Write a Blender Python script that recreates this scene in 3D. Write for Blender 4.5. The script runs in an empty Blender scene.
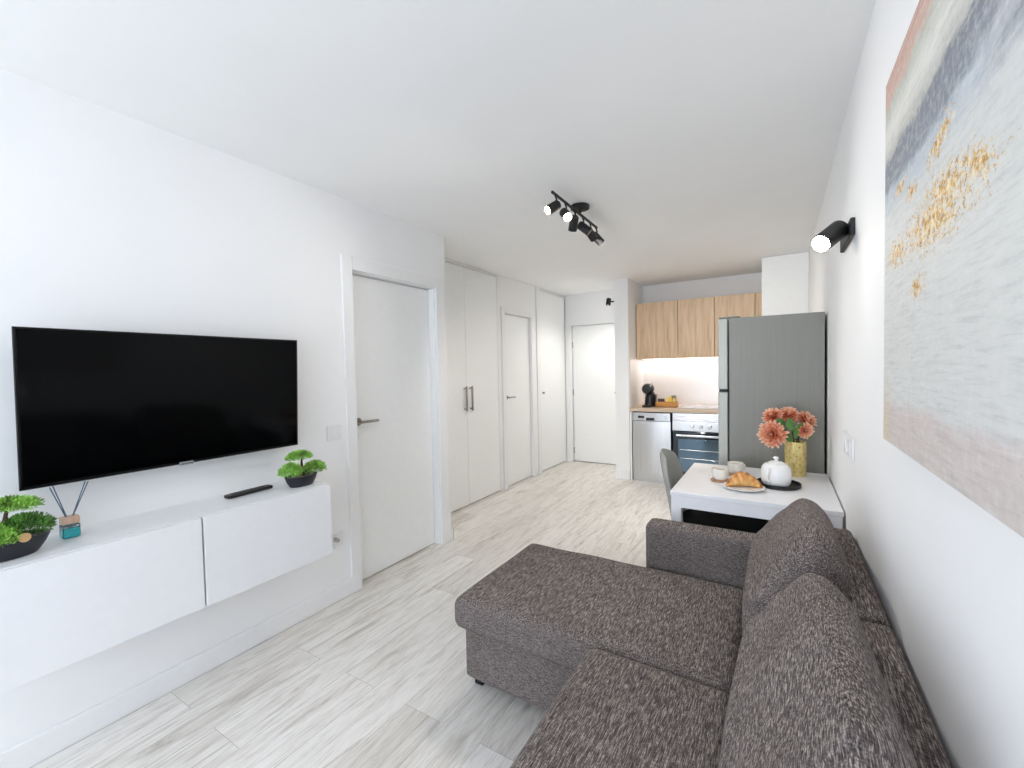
import bpy, bmesh, math, random
from mathutils import Vector, Matrix, noise
random.seed(7)
PI = math.pi
S = bpy.context.scene
COL = S.collection

# ------------------------------------------------------------------ materials
def lin(c):
    return tuple(((v/255)/12.92 if v/255 <= .04045 else ((v/255+.055)/1.055)**2.4) for v in c) + (1.0,)

class NT:
    def __init__(s, name):
        s.m = bpy.data.materials.new(name); s.m.use_nodes = True
        s.t = s.m.node_tree; s.b = s.t.nodes['Principled BSDF']
    def n(s, typ, **kw):
        nd = s.t.nodes.new(typ)
        for k, v in kw.items():
            if k in nd.inputs: nd.inputs[k].default_value = v
            else: setattr(nd, k, v)
        return nd
    def l(s, a, b): s.t.links.new(a, b)
    def coords(s, scale=(1, 1, 1), rot=(0, 0, 0)):
        tc = s.n('ShaderNodeTexCoord'); mp = s.n('ShaderNodeMapping')
        mp.inputs['Scale'].default_value = scale; mp.inputs['Rotation'].default_value = rot
        s.l(tc.outputs['Object'], mp.inputs['Vector']); return mp.outputs['Vector']
    def noise(s, vec, scale, detail=4, rough=.5, dist=0):
        nd = s.n('ShaderNodeTexNoise'); nd.inputs['Scale'].default_value = scale
        nd.inputs['Detail'].default_value = detail; nd.inputs['Roughness'].default_value = rough
        nd.inputs['Distortion'].default_value = dist
        s.l(vec, nd.inputs['Vector']); return nd.outputs['Fac']
    def ramp(s, fac, stops):
        r = s.n('ShaderNodeValToRGB'); e = r.color_ramp.elements
        while len(e) < len(stops): e.new(.5)
        for el, (p, c) in zip(e, stops): el.position = p; el.color = c
        s.l(fac, r.inputs['Fac']); return r.outputs['Color']
    def mix(s, fac, a, b, mode='MIX'):
        nd = s.n('ShaderNodeMix', data_type='RGBA', blend_type=mode)
        for i, v in ((0, fac), (6, a), (7, b)):
            if isinstance(v, (int, float, tuple)): nd.inputs[i].default_value = v
            else: s.l(v, nd.inputs[i])
        return nd.outputs[2]
    def math(s, op, a, b=0.0, c=0.0):
        nd = s.n('ShaderNodeMath', operation=op)
        for i, v in enumerate((a, b, c)):
            if isinstance(v, (int, float)): nd.inputs[i].default_value = v
            else: s.l(v, nd.inputs[i])
        return nd.outputs[0]
    def bump(s, h, strength, dist=.002):
        nd = s.n('ShaderNodeBump'); nd.inputs['Strength'].default_value = strength
        nd.inputs['Distance'].default_value = dist
        s.l(h, nd.inputs['Height']); s.l(nd.outputs['Normal'], s.b.inputs['Normal'])
    def set(s, **kw):
        for k, v in kw.items():
            k = k.replace('_', ' ')
            if isinstance(v, (int, float, tuple)): s.b.inputs[k].default_value = v
            else: s.l(v, s.b.inputs[k])
        return s.m

def plain(name, rgb, rough=.5, metal=0, spec=.5, var=.06, vscale=30, **kw):
    t = NT(name); c = lin(rgb)
    f = t.noise(t.coords(), vscale, 3)
    lo = tuple(max(0, v*(1-var)) for v in c[:3]) + (1,); hi = tuple(min(1, v*(1+var)) for v in c[:3]) + (1,)
    t.set(Base_Color=t.ramp(f, [(.3, lo), (.7, hi)]), Roughness=rough, Metallic=metal, **kw)
    t.b.inputs['Specular IOR Level'].default_value = spec
    return t.m

def m_wall(name, rgb):
    t = NT(name); c = lin(rgb); v = t.coords()
    f = t.noise(v, 2.5, 3); lo = tuple(x*.985 for x in c[:3]) + (1,)
    t.set(Base_Color=t.ramp(f, [(.35, lo), (.65, c)]), Roughness=.75)
    t.bump(t.noise(v, 160, 3), .12, .001)
    t.b.inputs['Specular IOR Level'].default_value = .25
    return t.m

def m_floor():
    t = NT('oak_laminate_planks'); v = t.coords()
    sp = t.n('ShaderNodeSeparateXYZ'); t.l(v, sp.inputs[0])
    cb = t.n('ShaderNodeCombineXYZ'); t.l(sp.outputs['Y'], cb.inputs['X']); t.l(sp.outputs['X'], cb.inputs['Y'])
    br = t.n('ShaderNodeTexBrick'); t.l(cb.outputs[0], br.inputs['Vector'])
    br.offset = .37; br.offset_frequency = 2
    for k, val in (('Scale', 1.0), ('Brick Width', 1.28), ('Row Height', .192), ('Mortar Size', .0008), ('Mortar Smooth', .3), ('Bias', 0.0)):
        br.inputs[k].default_value = val
    br.inputs['Color1'].default_value = (0, 0, 0, 1); br.inputs['Color2'].default_value = (1, 1, 1, 1); br.inputs['Mortar'].default_value = (.5, .5, .5, 1)
    shift = t.n('ShaderNodeVectorMath', operation='SCALE'); t.l(br.outputs['Color'], shift.inputs[0]); shift.inputs['Scale'].default_value = 7.3
    add = t.n('ShaderNodeVectorMath', operation='ADD'); t.l(v, add.inputs[0]); t.l(shift.outputs[0], add.inputs[1])
    mp = t.n('ShaderNodeMapping'); mp.inputs['Scale'].default_value = (1, .05, 1); t.l(add.outputs[0], mp.inputs['Vector'])
    fine = t.noise(mp.outputs[0], 190, 6, .65, .4)
    mp2 = t.n('ShaderNodeMapping'); mp2.inputs['Scale'].default_value = (1, .10, 1); t.l(add.outputs[0], mp2.inputs['Vector'])
    big = t.noise(mp2.outputs[0], 22, 6, .62, 1.2)
    base = t.ramp(br.outputs['Color'], [(0, lin((224, 220, 214))), (.5, lin((234, 231, 226))), (1, lin((240, 237, 233)))])
    grain = t.ramp(fine, [(.30, lin((172, 165, 158))), (.46, lin((240, 238, 235))), (.6, (1, 1, 1, 1))])
    c1 = t.mix(.55, base, grain, 'MULTIPLY')
    knots = t.ramp(big, [(.28, lin((182, 175, 168))), (.40, lin((232, 229, 225))), (.54, (1, 1, 1, 1))])
    c2 = t.mix(.75, c1, knots, 'MULTIPLY')
    c3 = t.mix(br.outputs['Fac'], c2, lin((150, 143, 136)))
    t.set(Base_Color=c3, Roughness=t.ramp(fine, [(.3, (.5, .5, .5, 1)), (.7, (.36, .36, .36, 1))]))
    t.bump(fine, .08, .001)
    t.b.inputs['Specular IOR Level'].default_value = .4
    return t.m

def m_fabric(name, tilt):
    t = NT(name)
    tc = t.n('ShaderNodeTexCoord'); mp = t.n('ShaderNodeMapping', vector_type='TEXTURE')
    mp.inputs['Scale'].default_value = (1, 14, 1); mp.inputs['Rotation'].default_value = (tilt, 0, 0)
    t.l(tc.outputs['Object'], mp.inputs['Vector']); v = mp.outputs['Vector']
    f = t.noise(v, 470, 2, .5, .5)
    v2 = t.coords((.3, 1, 1)); g = t.noise(v2, 300, 2)
    w = t.noise(t.coords(), 5, 3)
    strand = t.ramp(f, [(.31, lin((74, 67, 66))), (.5, lin((116, 108, 106))), (.66, lin((186, 175, 166)))])
    weave = t.ramp(g, [(.38, lin((170, 168, 170))), (.60, (1, 1, 1, 1))])
    c = t.mix(.7, strand, weave, 'MULTIPLY')
    c = t.mix(.5, c, t.ramp(w, [(.3, lin((215, 210, 208))), (.7, (1, 1, 1, 1))]), 'MULTIPLY')
    t.set(Base_Color=c, Roughness=.95)
    t.b.inputs['Specular IOR Level'].default_value = .15
    h = t.math('ADD', t.math('MULTIPLY', f, 1.0), t.math('MULTIPLY', g, .5))
    t.bump(h, .6, .0025)
    return t.m

def m_wood(name, dark, mid, light, scale=(1, 1, .07), ns=38):
    t = NT(name); v = t.coords(scale)
    f = t.noise(v, ns, 6, .6, .5); b = t.noise(t.coords(tuple(s*.6 for s in scale)), 14, 4, .6, 1.2)
    c = t.ramp(f, [(.3, lin(dark)), (.5, lin(mid)), (.7, lin(light))])
    c = t.mix(.45, c, t.ramp(b, [(.35, lin(dark)), (.6, lin(light))]))
    t.set(Base_Color=c, Roughness=.45); t.bump(f, .1, .001)
    return t.m

def m_brushed(name, rgb, rough, scale, metal=1.0):
    t = NT(name); f = t.noise(t.coords(scale), 60, 4); c = lin(rgb)
    t.set(Base_Color=t.ramp(f, [(.3, tuple(x*.9 for x in c[:3])+(1,)), (.7, c)]), Roughness=t.math('ADD', t.math('MULTIPLY', f, .12), rough-.06), Metallic=metal)
    t.bump(f, .05, .0005)
    return t.m

def m_emit(name, rgb, s):
    t = NT(name); f = t.noise(t.coords(), 8)
    t.set(Base_Color=lin(rgb), Emission_Color=t.ramp(f, [(0, lin(rgb)), (1, lin(rgb))]), Emission_Strength=s)
    return t.m

def m_glass(name, rgb, rough=0.0, ior=1.45):
    t = NT(name); f = t.noise(t.coords(), 4)
    t.set(Base_Color=t.ramp(f, [(0, lin(rgb)), (1, lin(rgb))]), Roughness=rough, Transmission_Weight=1.0, IOR=ior)
    return t.m

def m_painting():
    t = NT('abstract_canvas'); tc = t.n('ShaderNodeTexCoord'); sp = t.n('ShaderNodeSeparateXYZ')
    t.l(tc.outputs['Object'], sp.inputs[0])           # origin at canvas centre: Y -> along wall, Z up
    y, z = sp.outputs['Y'], sp.outputs['Z']
    def mp(scale, rot=(0, 0, 0)): return t.coords(scale, rot)
    n1 = t.noise(mp((1, 1, 1)), 5, 5, .6, .6)
    n2 = t.noise(mp((1, 1, 2.2), (.5, 0, 0)), 16, 6, .7, .4)
    n3 = t.noise(mp((1, 1, 1)), 60, 5, .7)
    zz = t.math('ADD', z, t.math('MULTIPLY', t.math('SUBTRACT', n1, .5), .05))
    zz = t.math('ADD', zz, t.math('MULTIPLY', t.math('SUBTRACT', n2, .5), .06))
    fac = t.math('ADD', t.math('MULTIPLY', zz, 1/.83), .5)
    c = t.ramp(fac, [(0.0, lin((206, 196, 190))), (.09, lin((208, 196, 191))), (.125, lin((214, 214, 211))),
                     (.40, lin((216, 216, 211))), (.60, lin((210, 211, 208))), (.675, lin((184, 194, 202))),
                     (.70, lin((134, 141, 150))), (.77, lin((126, 130, 138))), (.785, lin((186, 186, 178))),
                     (.85, lin((224, 222, 214))), (.915, lin((190, 193, 181))), (.94, lin((206, 172, 156))), (1.0, lin((196, 156, 140)))])
    # loose darker sweep under the band on the viewer's side
    sw = t.ramp(fac, [(.60, (0, 0, 0, 1)), (.66, (1, 1, 1, 1)), (.72, (1, 1, 1, 1)), (.76, (0, 0, 0, 1))])
    swy = t.ramp(t.math('ADD', y, .5), [(.42, (1, 1, 1, 1)), (.56, (0, 0, 0, 1))])
    c = t.mix(t.mix(1.0, sw, swy, 'MULTIPLY'), c, lin((146, 150, 157)))
    # broad grey-blue and white scrapes
    pat = t.noise(mp((1, 1.2, 2.0), (.7, 0, 0)), 7, 6, .7, 1.0)
    blot = t.ramp(pat, [(.42, (0, 0, 0, 1)), (.62, (1, 1, 1, 1))])
    near = t.ramp(t.math('ADD', y, .5), [(.40, (1, 1, 1, 1)), (.58, (0, 0, 0, 1))])
    band = t.ramp(fac, [(.50, (0, 0, 0, 1)), (.60, (1, 1, 1, 1)), (.80, (1, 1, 1, 1)), (.84, (0, 0, 0, 1))])
    m1 = t.mix(1.0, t.mix(1.0, blot, near, 'MULTIPLY'), band, 'MULTIPLY')
    c = t.mix(m1, c, lin((212, 214, 214)))
    white = t.ramp(n3, [(.45, (0, 0, 0, 1)), (.75, (.45, .45, .45, 1))])
    c = t.mix(white, c, lin((226, 226, 224)))
    # beige lower left corner
    low = t.ramp(fac, [(.06, (1, 1, 1, 1)), (.20, (0, 0, 0, 1))])
    lft = t.ramp(t.math('ADD', y, .0), [(.48, (0, 0, 0, 1)), (.60, (1, 1, 1, 1))])
    c = t.mix(t.mix(1.0, low, lft, 'MULTIPLY'), c, lin((214, 200, 178)))
    # horizontal palette-knife drag marks
    drag = t.noise(mp((1, 3.0, 34.0), (.06, 0, 0)), 3.2, 7, .72, .35)
    c = t.mix(.32, c, t.ramp(drag, [(.34, lin((196, 198, 200))), (.5, (1, 1, 1, 1))]), 'MULTIPLY')
    hi = t.ramp(drag, [(.56, (0, 0, 0, 1)), (.72, (.5, .5, .5, 1))])
    c = t.mix(hi, c, lin((232, 231, 226)))
    # gold leaf flecks: blobs placed in canvas coordinates
    def blob(cy, cz, ry, rz, rot):
        dy = t.math('SUBTRACT', y, cy); dz = t.math('SUBTRACT', z, cz)
        a = t.math('ADD', t.math('MULTIPLY', dy, math.cos(rot)/ry), t.math('MULTIPLY', dz, math.sin(rot)/ry))
        b = t.math('ADD', t.math('MULTIPLY', dy, -math.sin(rot)/rz), t.math('MULTIPLY', dz, math.cos(rot)/rz))
        d = t.math('SQRT', t.math('ADD', t.math('MULTIPLY', a, a), t.math('MULTIPLY', b, b)))
        return t.math('SUBTRACT', 1.0, d)
    tot = None
    for args in ((.22, .0, .42, .095, .02), (.15, .03, .26, .07, .1), (.47, .0, .20, .06, .1), (.31, -.095, .10, .045, 0),
                 (.19, .115, .15, .045, -.25), (.45, .13, .10, .03, .0), (.36, .09, .08, .035, 0), (.03, .02, .14, .05, .3)):
        b = t.math('MAXIMUM', blob(*args), 0.0)
        tot = b if tot is None else t.math('MAXIMUM', tot, b)
    fl = t.noise(mp((1, .7, 1.6), (.35, 0, 0)), 62, 6, .85, .6)
    fl2 = t.noise(mp((1, 1, 1)), 190, 4, .7)
    gm = t.math('GREATER_THAN', t.math('ADD', t.math('ADD', t.math('MULTIPLY', tot, .22), t.math('MULTIPLY', fl, .6)), t.math('MULTIPLY', fl2, .42)), .665)
    gm = t.math('MULTIPLY', gm, t.math('GREATER_THAN', tot, .02))
    gold = t.ramp(n3, [(.36, lin((160, 112, 58))), (.47, lin((208, 168, 98))), (.60, lin((240, 224, 186)))])
    c = t.mix(gm, c, gold)
    t.set(Base_Color=c, Roughness=.7, Metallic=t.math('MULTIPLY', gm, .25))
    t.b.inputs['Specular IOR Level'].default_value = .25
    t.bump(t.math('ADD', t.math('ADD', n2, n3), drag), .4, .003)
    return t.m

M = {}
M['wall'] = m_wall('white_wall_paint', (244, 244, 244))
M['ceiling'] = m_wall('white_ceiling_paint', (245, 245, 244))
M['trim'] = plain('white_satin_trim', (240, 240, 240), .4, var=.01)
M['door'] = plain('white_lacquered_door', (243, 244, 243), .38, var=.012)
M['lacquer'] = plain('white_cabinet_lacquer', (240, 241, 243), .3, var=.01)
M['floor'] = m_floor()
M['fabric'] = m_fabric('chenille_upholstery', 0.0)
M['fabric_cushion'] = m_fabric('chenille_cushion_cover', math.radians(12))
M['oak'] = m_wood('light_oak_front', (182, 148, 112), (214, 182, 145), (232, 206, 172))
M['worktop'] = m_wood('oak_worktop', (176, 152, 128), (202, 180, 156), (220, 202, 182), (.07, 1, 1))
M['steel'] = m_brushed('brushed_steel', (214, 214, 214), .30, (1, 1, .02))
M['steel_bright'] = m_brushed('polished_steel', (222, 222, 222), .2, (1, 1, .05))
M['fridge_side'] = m_brushed('grey_fridge_paint', (142, 141, 134), .42, (1, 1, .03), 0.0)
M['fridge_door'] = m_brushed('silver_fridge_door', (176, 176, 168), .4, (1, 1, .03), .3)
M['black'] = plain('black_plastic', (16, 16, 17), .4)
M['black_matte'] = plain('matte_black_metal', (22, 22, 23), .5)
M['gasket'] = plain('dark_gasket', (38, 38, 38), .7)
t_ = NT('tv_screen'); f_ = t_.noise(t_.coords(), 3)
M['screen'] = t_.set(Base_Color=t_.ramp(f_, [(0, lin((2, 3, 4))), (1, lin((3, 4, 5)))]), Roughness=.09); t_.b.inputs['Specular IOR Level'].default_value = .12
M['tv_bezel'] = plain('tv_bezel', (8, 8, 9), .35, spec=.3)
M['silver'] = plain('silver_plate', (200, 202, 204), .3, .7)
M['nickel'] = m_brushed('satin_nickel', (166, 161, 154), .32, (1, .1, 1))
M['plastic'] = plain('white_switch_plastic', (238, 238, 238), .35, var=.01)
M['oven_glass'] = plain('dark_oven_glass', (22, 34, 46), .06, spec=.8)
M['oven_pane'] = m_brushed('mirrored_oven_pane', (104, 126, 142), .1, (1, 1, 1), .85)
M['hob'] = plain('hob_glass_painted_reflection', (214, 214, 216), .08, spec=.7, var=.01)  # pale colour stands in for the bright backsplash reflected in the glass
M['splash'] = plain('glossy_backsplash', (232, 228, 226), .14, spec=.6, var=.01)
M['led'] = m_emit('led_strip', (255, 246, 238), 4)
M['bulb'] = m_emit('lamp_bulb', (255, 240, 222), 40)
M['bulb_soft'] = m_emit('lamp_bulb_soft', (255, 240, 222), 6)
M['reflector'] = plain('lamp_reflector', (235, 228, 215), .3)
M['table'] = plain('white_table_top', (240, 240, 242), .32, var=.01)
M['ceramic'] = plain('white_ceramic', (244, 243, 241), .18, var=.01)
M['cup'] = plain('cream_ceramic', (240, 236, 226), .2, var=.02)
M['tea'] = plain('milky_coffee', (196, 172, 132), .25)
M['coaster'] = m_wood('coaster_wood', (138, 92, 66), (176, 128, 96), (202, 158, 124), (1, .12, 1), 60)
M['tray_wood'] = m_wood('bamboo_box', (168, 104, 40), (205, 142, 62), (226, 168, 88), (.1, 1, 1), 60)
M['leaf'] = plain('leaf_green', (92, 140, 62), .5, var=.35, vscale=18)
M['stem'] = plain('stem_green', (62, 98, 42), .55, var=.2)
M['bark'] = plain('bark_brown', (82, 62, 48), .85, var=.3, vscale=60)
M['needle_dark'] = plain('needle_green_dark', (96, 146, 62), .5, var=.6, vscale=26)
M['needle'] = plain('needle_green', (150, 200, 88), .5, var=.6, vscale=26)
M['pot'] = plain('black_glazed_pot', (28, 31, 38), .38)
M['pebble'] = plain('grey_pebbles', (150, 138, 128), .8, var=.4, vscale=90)
M['disc'] = plain('wood_disc', (206, 166, 116), .6)
M['liquid'] = m_glass('turquoise_oil', (50, 190, 196), 0, 1.33)
M['glass'] = m_glass('clear_glass', (245, 250, 250))
M['collar'] = m_wood('diffuser_collar', (186, 146, 120), (212, 176, 152), (226, 196, 174), (1, 1, .1), 60)
M['reed'] = plain('blue_grey_reed', (70, 96, 122), .6)
M['chair'] = plain('grey_chair_fabric', (172, 172, 166), .9, spec=.15, var=.12, vscale=220)
M['seat_dark'] = plain('charcoal_seat_fabric', (30, 33, 34), .9, spec=.15, var=.12, vscale=220)
M['yellow'] = plain('yellow_sachet', (236, 204, 92), .5)
M['brown_pack'] = plain('dark_brown_box', (52, 28, 22), .5)
M['grey_pack'] = plain('grey_packet', (128, 124, 104), .5)
M['tank'] = m_glass('smoked_tank', (40, 60, 80), .05)
M['cord'] = plain('black_cable', (20, 20, 20), .6)
# flowers: salmon petals with paler tips (colour belongs to the petal, read along its length via UV)
t_ = NT('salmon_petal'); uv_ = t_.n('ShaderNodeUVMap'); s_ = t_.n('ShaderNodeSeparateXYZ'); t_.l(uv_.outputs[0], s_.inputs[0])
M['petal'] = t_.set(Base_Color=t_.ramp(s_.outputs['X'], [(0, lin((168, 62, 50))), (.4, lin((220, 110, 80))), (.75, lin((242, 160, 122))), (1, lin((252, 224, 194)))]), Roughness=.6)
# croissant crust
t_ = NT('croissant_crust'); v_ = t_.coords(); w_ = t_.n('ShaderNodeUVMap'); s_ = t_.n('ShaderNodeSeparateXYZ'); t_.l(w_.outputs[0], s_.inputs[0])
f_ = t_.noise(v_, 70, 4); a_ = t_.math('ADD', s_.outputs['X'], t_.math('MULTIPLY', t_.math('SUBTRACT', f_, .5), .9))
M['crust'] = t_.set(Base_Color=t_.ramp(a_, [(0, lin((240, 206, 146))), (.4, lin((228, 172, 100))), (.75, lin((200, 128, 62))), (1, lin((150, 84, 38)))]), Roughness=.45)
t_.bump(f_, .3, .002)
# hammered gold vase
t_ = NT('hammered_gold'); v_ = t_.coords((1, 1, .8)); vo_ = t_.n('ShaderNodeTexVoronoi'); vo_.inputs['Scale'].default_value = 62; t_.l(v_, vo_.inputs['Vector'])
f_ = t_.noise(v_, 55, 4, .7)
M['gold'] = t_.set(Base_Color=t_.ramp(f_, [(.33, lin((92, 66, 30))), (.42, lin((222, 198, 122))), (.7, lin((246, 230, 172)))]), Roughness=.38, Metallic=.55)
t_.bump(vo_.outputs['Distance'], .6, .004)
M['painting'] = m_painting()
M['canvas_edge'] = plain('canvas_edge', (206, 200, 192), .8)

# ------------------------------------------------------------------ mesh helpers
LOC = {}
def BM(): return bmesh.new()

def box(bm, lo, hi, bev=0.0, seg=2):
    r = bmesh.ops.create_cube(bm, size=1.0)
    for v in r['verts']:
        v.co = Vector(((lo[i]+hi[i])/2 + v.co[i]*(hi[i]-lo[i])) for i in range(3)) if False else Vector([(lo[i]+hi[i])/2 + v.co[i]*(hi[i]-lo[i]) for i in range(3)])
    if bev:
        es = list({e for v in r['verts'] for e in v.link_edges})
        bmesh.ops.bevel(bm, geom=es, offset=bev, segments=seg, profile=.5, affect='EDGES')
    return bm

def frame_for(d):
    d = Vector(d).normalized(); a = Vector((0, 0, 1)) if abs(d.z) < .9 else Vector((1, 0, 0))
    x = d.cross(a).normalized(); y = d.cross(x).normalized(); return x, y, d

def tube(bm, pts, rad, n=10, cap=True):
    pts = [Vector(p) for p in pts]; rings = []
    rs = rad if isinstance(rad, (list, tuple)) else [rad]*len(pts)
    x = None
    for i, p in enumerate(pts):
        d = (pts[min(i+1, len(pts)-1)] - pts[max(i-1, 0)]).normalized()
        if x is None: x, y, _ = frame_for(d)
        else:
            x = (x - d*x.dot(d)).normalized(); y = d.cross(x)
        rings.append([bm.verts.new(p + (x*math.cos(k*2*PI/n) + y*math.sin(k*2*PI/n))*rs[i]) for k in range(n)])
    for a, b in zip(rings, rings[1:]):
        for k in range(n): bm.faces.new((a[k], a[(k+1) % n], b[(k+1) % n], b[k]))
    if cap:
        bm.faces.new(rings[0][::-1]); bm.faces.new(rings[-1])
    return bm

def lathe(bm, prof, c=(0, 0, 0), axis=(0, 0, 1), n=32, sx=1, sy=1):
    """prof: list of (radius, height) along axis from c."""
    x, y, d = frame_for(axis)
    if tuple(axis) == (0, 0, 1): x, y = Vector((1, 0, 0)), Vector((0, 1, 0))
    c = Vector(c); rings = []
    for r, h in prof:
        if r < 1e-6: rings.append([bm.verts.new(c + d*h)])
        else: rings.append([bm.verts.new(c + d*h + x*(r*sx*math.cos(k*2*PI/n)) + y*(r*sy*math.sin(k*2*PI/n))) for k in range(n)])
    for a, b in zip(rings, rings[1:]):
        for k in range(n):
            k2 = (k+1) % n
            if len(a) == 1 and len(b) == 1: continue
            if len(a) == 1: bm.faces.new((a[0], b[k2], b[k]))
            elif len(b) == 1: bm.faces.new((a[k], a[k2], b[0]))
            else: bm.faces.new((a[k], a[k2], b[k2], b[k]))
    return bm

def grid_cube(n):
    """surface points of a cube [-1,1]^3 as quads; returns verts, faces"""
    verts, faces, idx = [], [], {}
    def vid(p):
        k = tuple(round(q*n) for q in p)
        if k not in idx: idx[k] = len(verts); verts.append(p)
        return idx[k]
    for ax in range(3):
        for sg in (-1, 1):
            u, w = (ax+1) % 3, (ax+2) % 3
            for i in range(n):
                for j in range(n):
                    q = []
                    for di, dj in ((0, 0), (1, 0), (1, 1), (0, 1)):
                        p = [0, 0, 0]; p[ax] = sg; p[u] = -1+2*(i+di)/n; p[w] = -1+2*(j+dj)/n
                        q.append(vid(tuple(p)))
                    faces.append(q if sg > 0 else q[::-1])
    return verts, faces

def soft_box(bm, lo, hi, r, n=20, fn=None, crown=0.0):
    """rounded box with an optional crown on top and a free deformation fn(Vector)->Vector"""
    vs, fs = grid_cube(n); c = [(a+b)/2 for a, b in zip(lo, hi)]; h = [(b-a)/2 for a, b in zip(lo, hi)]
    out = []
    for p in vs:
        # bunch the grid towards the edges so the rounding is smooth
        q = [math.copysign(abs(x)**.72, x) if abs(x) > 0 else 0 for x in p]
        w = Vector([q[i]*h[i] for i in range(3)])
        inner = Vector([max(-(h[i]-r), min(h[i]-r, w[i])) for i in range(3)])
        d = w - inner
        # cube corner region -> sphere
        if d.length > 1e-9: w = inner + d.normalized()*r if max(abs(q[i]) for i in range(3)) > .999 else w
        if crown and w.z > 0: w.z += crown*(1-(w.x/h[0])**2)*(1-(w.y/h[1])**2)
        w = w + Vector(c)
        if fn: w = fn(w)
        out.append(bm.verts.new(w))
    for f in fs:
        try: bm.faces.new([out[i] for i in f])
        except ValueError: pass
    return bm

def obj(name, bm, mat, parent=None, smooth=True, angle=35):
    bmesh.ops.remove_doubles(bm, verts=bm.verts, dist=1e-6)
    bmesh.ops.recalc_face_normals(bm, faces=bm.faces)
    off = Vector((0, 0, 0)) if parent is None else LOC.get(parent.name, Vector((0, 0, 0)))
    if off.length: bmesh.ops.translate(bm, verts=bm.verts, vec=-off)
    me = bpy.data.meshes.new(name); bm.to_mesh(me); bm.free()
    mats = mat if isinstance(mat, (list, tuple)) else [mat]
    for m in mats: me.materials.append(M[m] if isinstance(m, str) else m)
    if smooth:
        for p in me.polygons: p.use_smooth = True
        try: me.set_sharp_from_angle(angle=math.radians(angle))
        except Exception: pass
    o = bpy.data.objects.new(name, me); COL.objects.link(o)
    if parent is not None:
        o.parent = parent; LOC[o.name] = off
    return o

def tag(o, label, cat, group=None, kind=None):
    o['label'] = label; o['category'] = cat
    if group: o['group'] = group
    if kind: o['kind'] = kind
    return o

def thing(name, label, cat, loc, group=None):
    o = bpy.data.objects.new(name, None); o.empty_display_size = .05
    COL.objects.link(o); o.location = loc; LOC[o.name] = Vector(loc)
    return tag(o, label, cat, group)

def struct(name, bm, mat, parent=None, label=None, **kw):
    o = obj(name, bm, mat, parent, **kw)
    if parent is None:
        o['kind'] = 'structure'
        if label: o['label'] = label
    return o

def boxes(*bs, bev=0.0):
    bm = BM()
    for lo, hi in bs: box(bm, lo, hi, bev)
    return bm

# ------------------------------------------------------------------ room dimensions
XL, XH, XR = -2.32, -2.74, .25          # TV wall, hall wall, right wall
YR, YC, YE, YK = -2.3, 2.775, 6.04, 6.0   # rear wall, corner, entry wall, kitchen wall
ZC = 2.49

struct('floor', boxes(((-3.0, YR-.15, -.1), (.4, 6.25, 0))), 'floor', label='pale grey oak plank floor', smooth=False)
struct('ceiling', boxes(((-3.0, YR-.15, ZC), (.4, 6.25, ZC+.1))), 'ceiling', label='white plaster ceiling', smooth=False)
struct('wall_left', boxes(((-2.5, YR, 0), (XL, 1.845, ZC)), ((-2.5, 1.845, 2.06), (XL, 2.655, ZC)), ((-2.74, 2.655, 0), (XL, YC, ZC)),
                          ((-2.5, 1.845, 0), (-2.44, 2.655, 2.06)), ((-2.9, YC-.1, 0), (-2.80, 6.2, ZC)),
                          ((-2.8, 4.19, 2.13), (XH, 5.10, ZC)), ((-2.8, 5.02, 0), (XH, 5.10, 2.13))),
       'wall', label='white wall with the television and the doors', smooth=False)
struct('wall_right', boxes(((XR, YR, 0), (XR+.12, 6.2, ZC))), 'wall', label='white wall with the canvas painting', smooth=False)
struct('wall_back', boxes(((XH-.1, YE+.06, 0), (-1.755, YE+.16, ZC)), ((XH, YE, 2.03), (-1.755, YE+.06, ZC)), ((-1.58, YK, 0), (XR, YK+.16, ZC))),
       'wall', label='white end wall over the entrance door and kitchen', smooth=False)
struct('wall_middle', boxes(((-1.755, 5.34, 0), (-1.58, 6.16, ZC))), 'wall', label='white wall stub between the entrance and the kitchen', smooth=False)
struct('wall_rear', boxes(((-2.5, YR-.12, 0), (-2.2, YR, ZC)), ((-.2, YR-.12, 0), (XR+.1, YR, ZC)), ((-2.2, YR-.12, 2.3), (-.2, YR, ZC))),
       'wall', smooth=False)
wf = BM()
for x0, x1 in ((-2.2, -1.2), (-1.2, -.2)):
    for lo, hi in (((x0, YR-.09, 0), (x0+.055, YR-.03, 2.3)), ((x1-.055, YR-.09, 0), (x1, YR-.03, 2.3)),
                   ((x0, YR-.09, 0), (x1, YR-.03, .07)), ((x0, YR-.09, 2.23), (x1, YR-.03, 2.3))):
        box(wf, lo, hi)
struct('window_1', wf, 'trim', smooth=False)

def base(name, *bs):
    struct(name, boxes(*bs, bev=.003), 'trim', smooth=False)
base('baseboard_left', ((XL, YR, 0), (XL+.012, 1.785, .10)), ((XL, 2.735, 0), (XL+.012, YC+.012, .10)), ((XH, YC, 0), (XL+.012, YC+.012, .10)))
base('baseboard_right', ((XR-.012, YR, 0), (XR, 5.15, .10)))
base('baseboard_middle', ((-1.767, 5.328, 0), (-1.58, 5.34, .11)), ((-1.767, 5.34, 0), (-1.755, YE, .11)))

# doors ---------------------------------------------------------------
def lever(parent, y, z, x, direction=1):
    bm = BM(); lathe(bm, [(0, 0), (.025, 0), (.026, .004), (.026, .009), (0, .009)], (x, y, z), (1, 0, 0), 24)
    tube(bm, [(x+.006, y, z), (x+.045, y, z)], .009)
    tube(bm, [(x+.045, y-.008*direction, z), (x+.047, y+.03*direction, z), (x+.046, y+.135*direction, z-.002)], [.0095, .0095, .0085], 12)
    return obj('door_handle', bm, 'nickel', parent)

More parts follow.
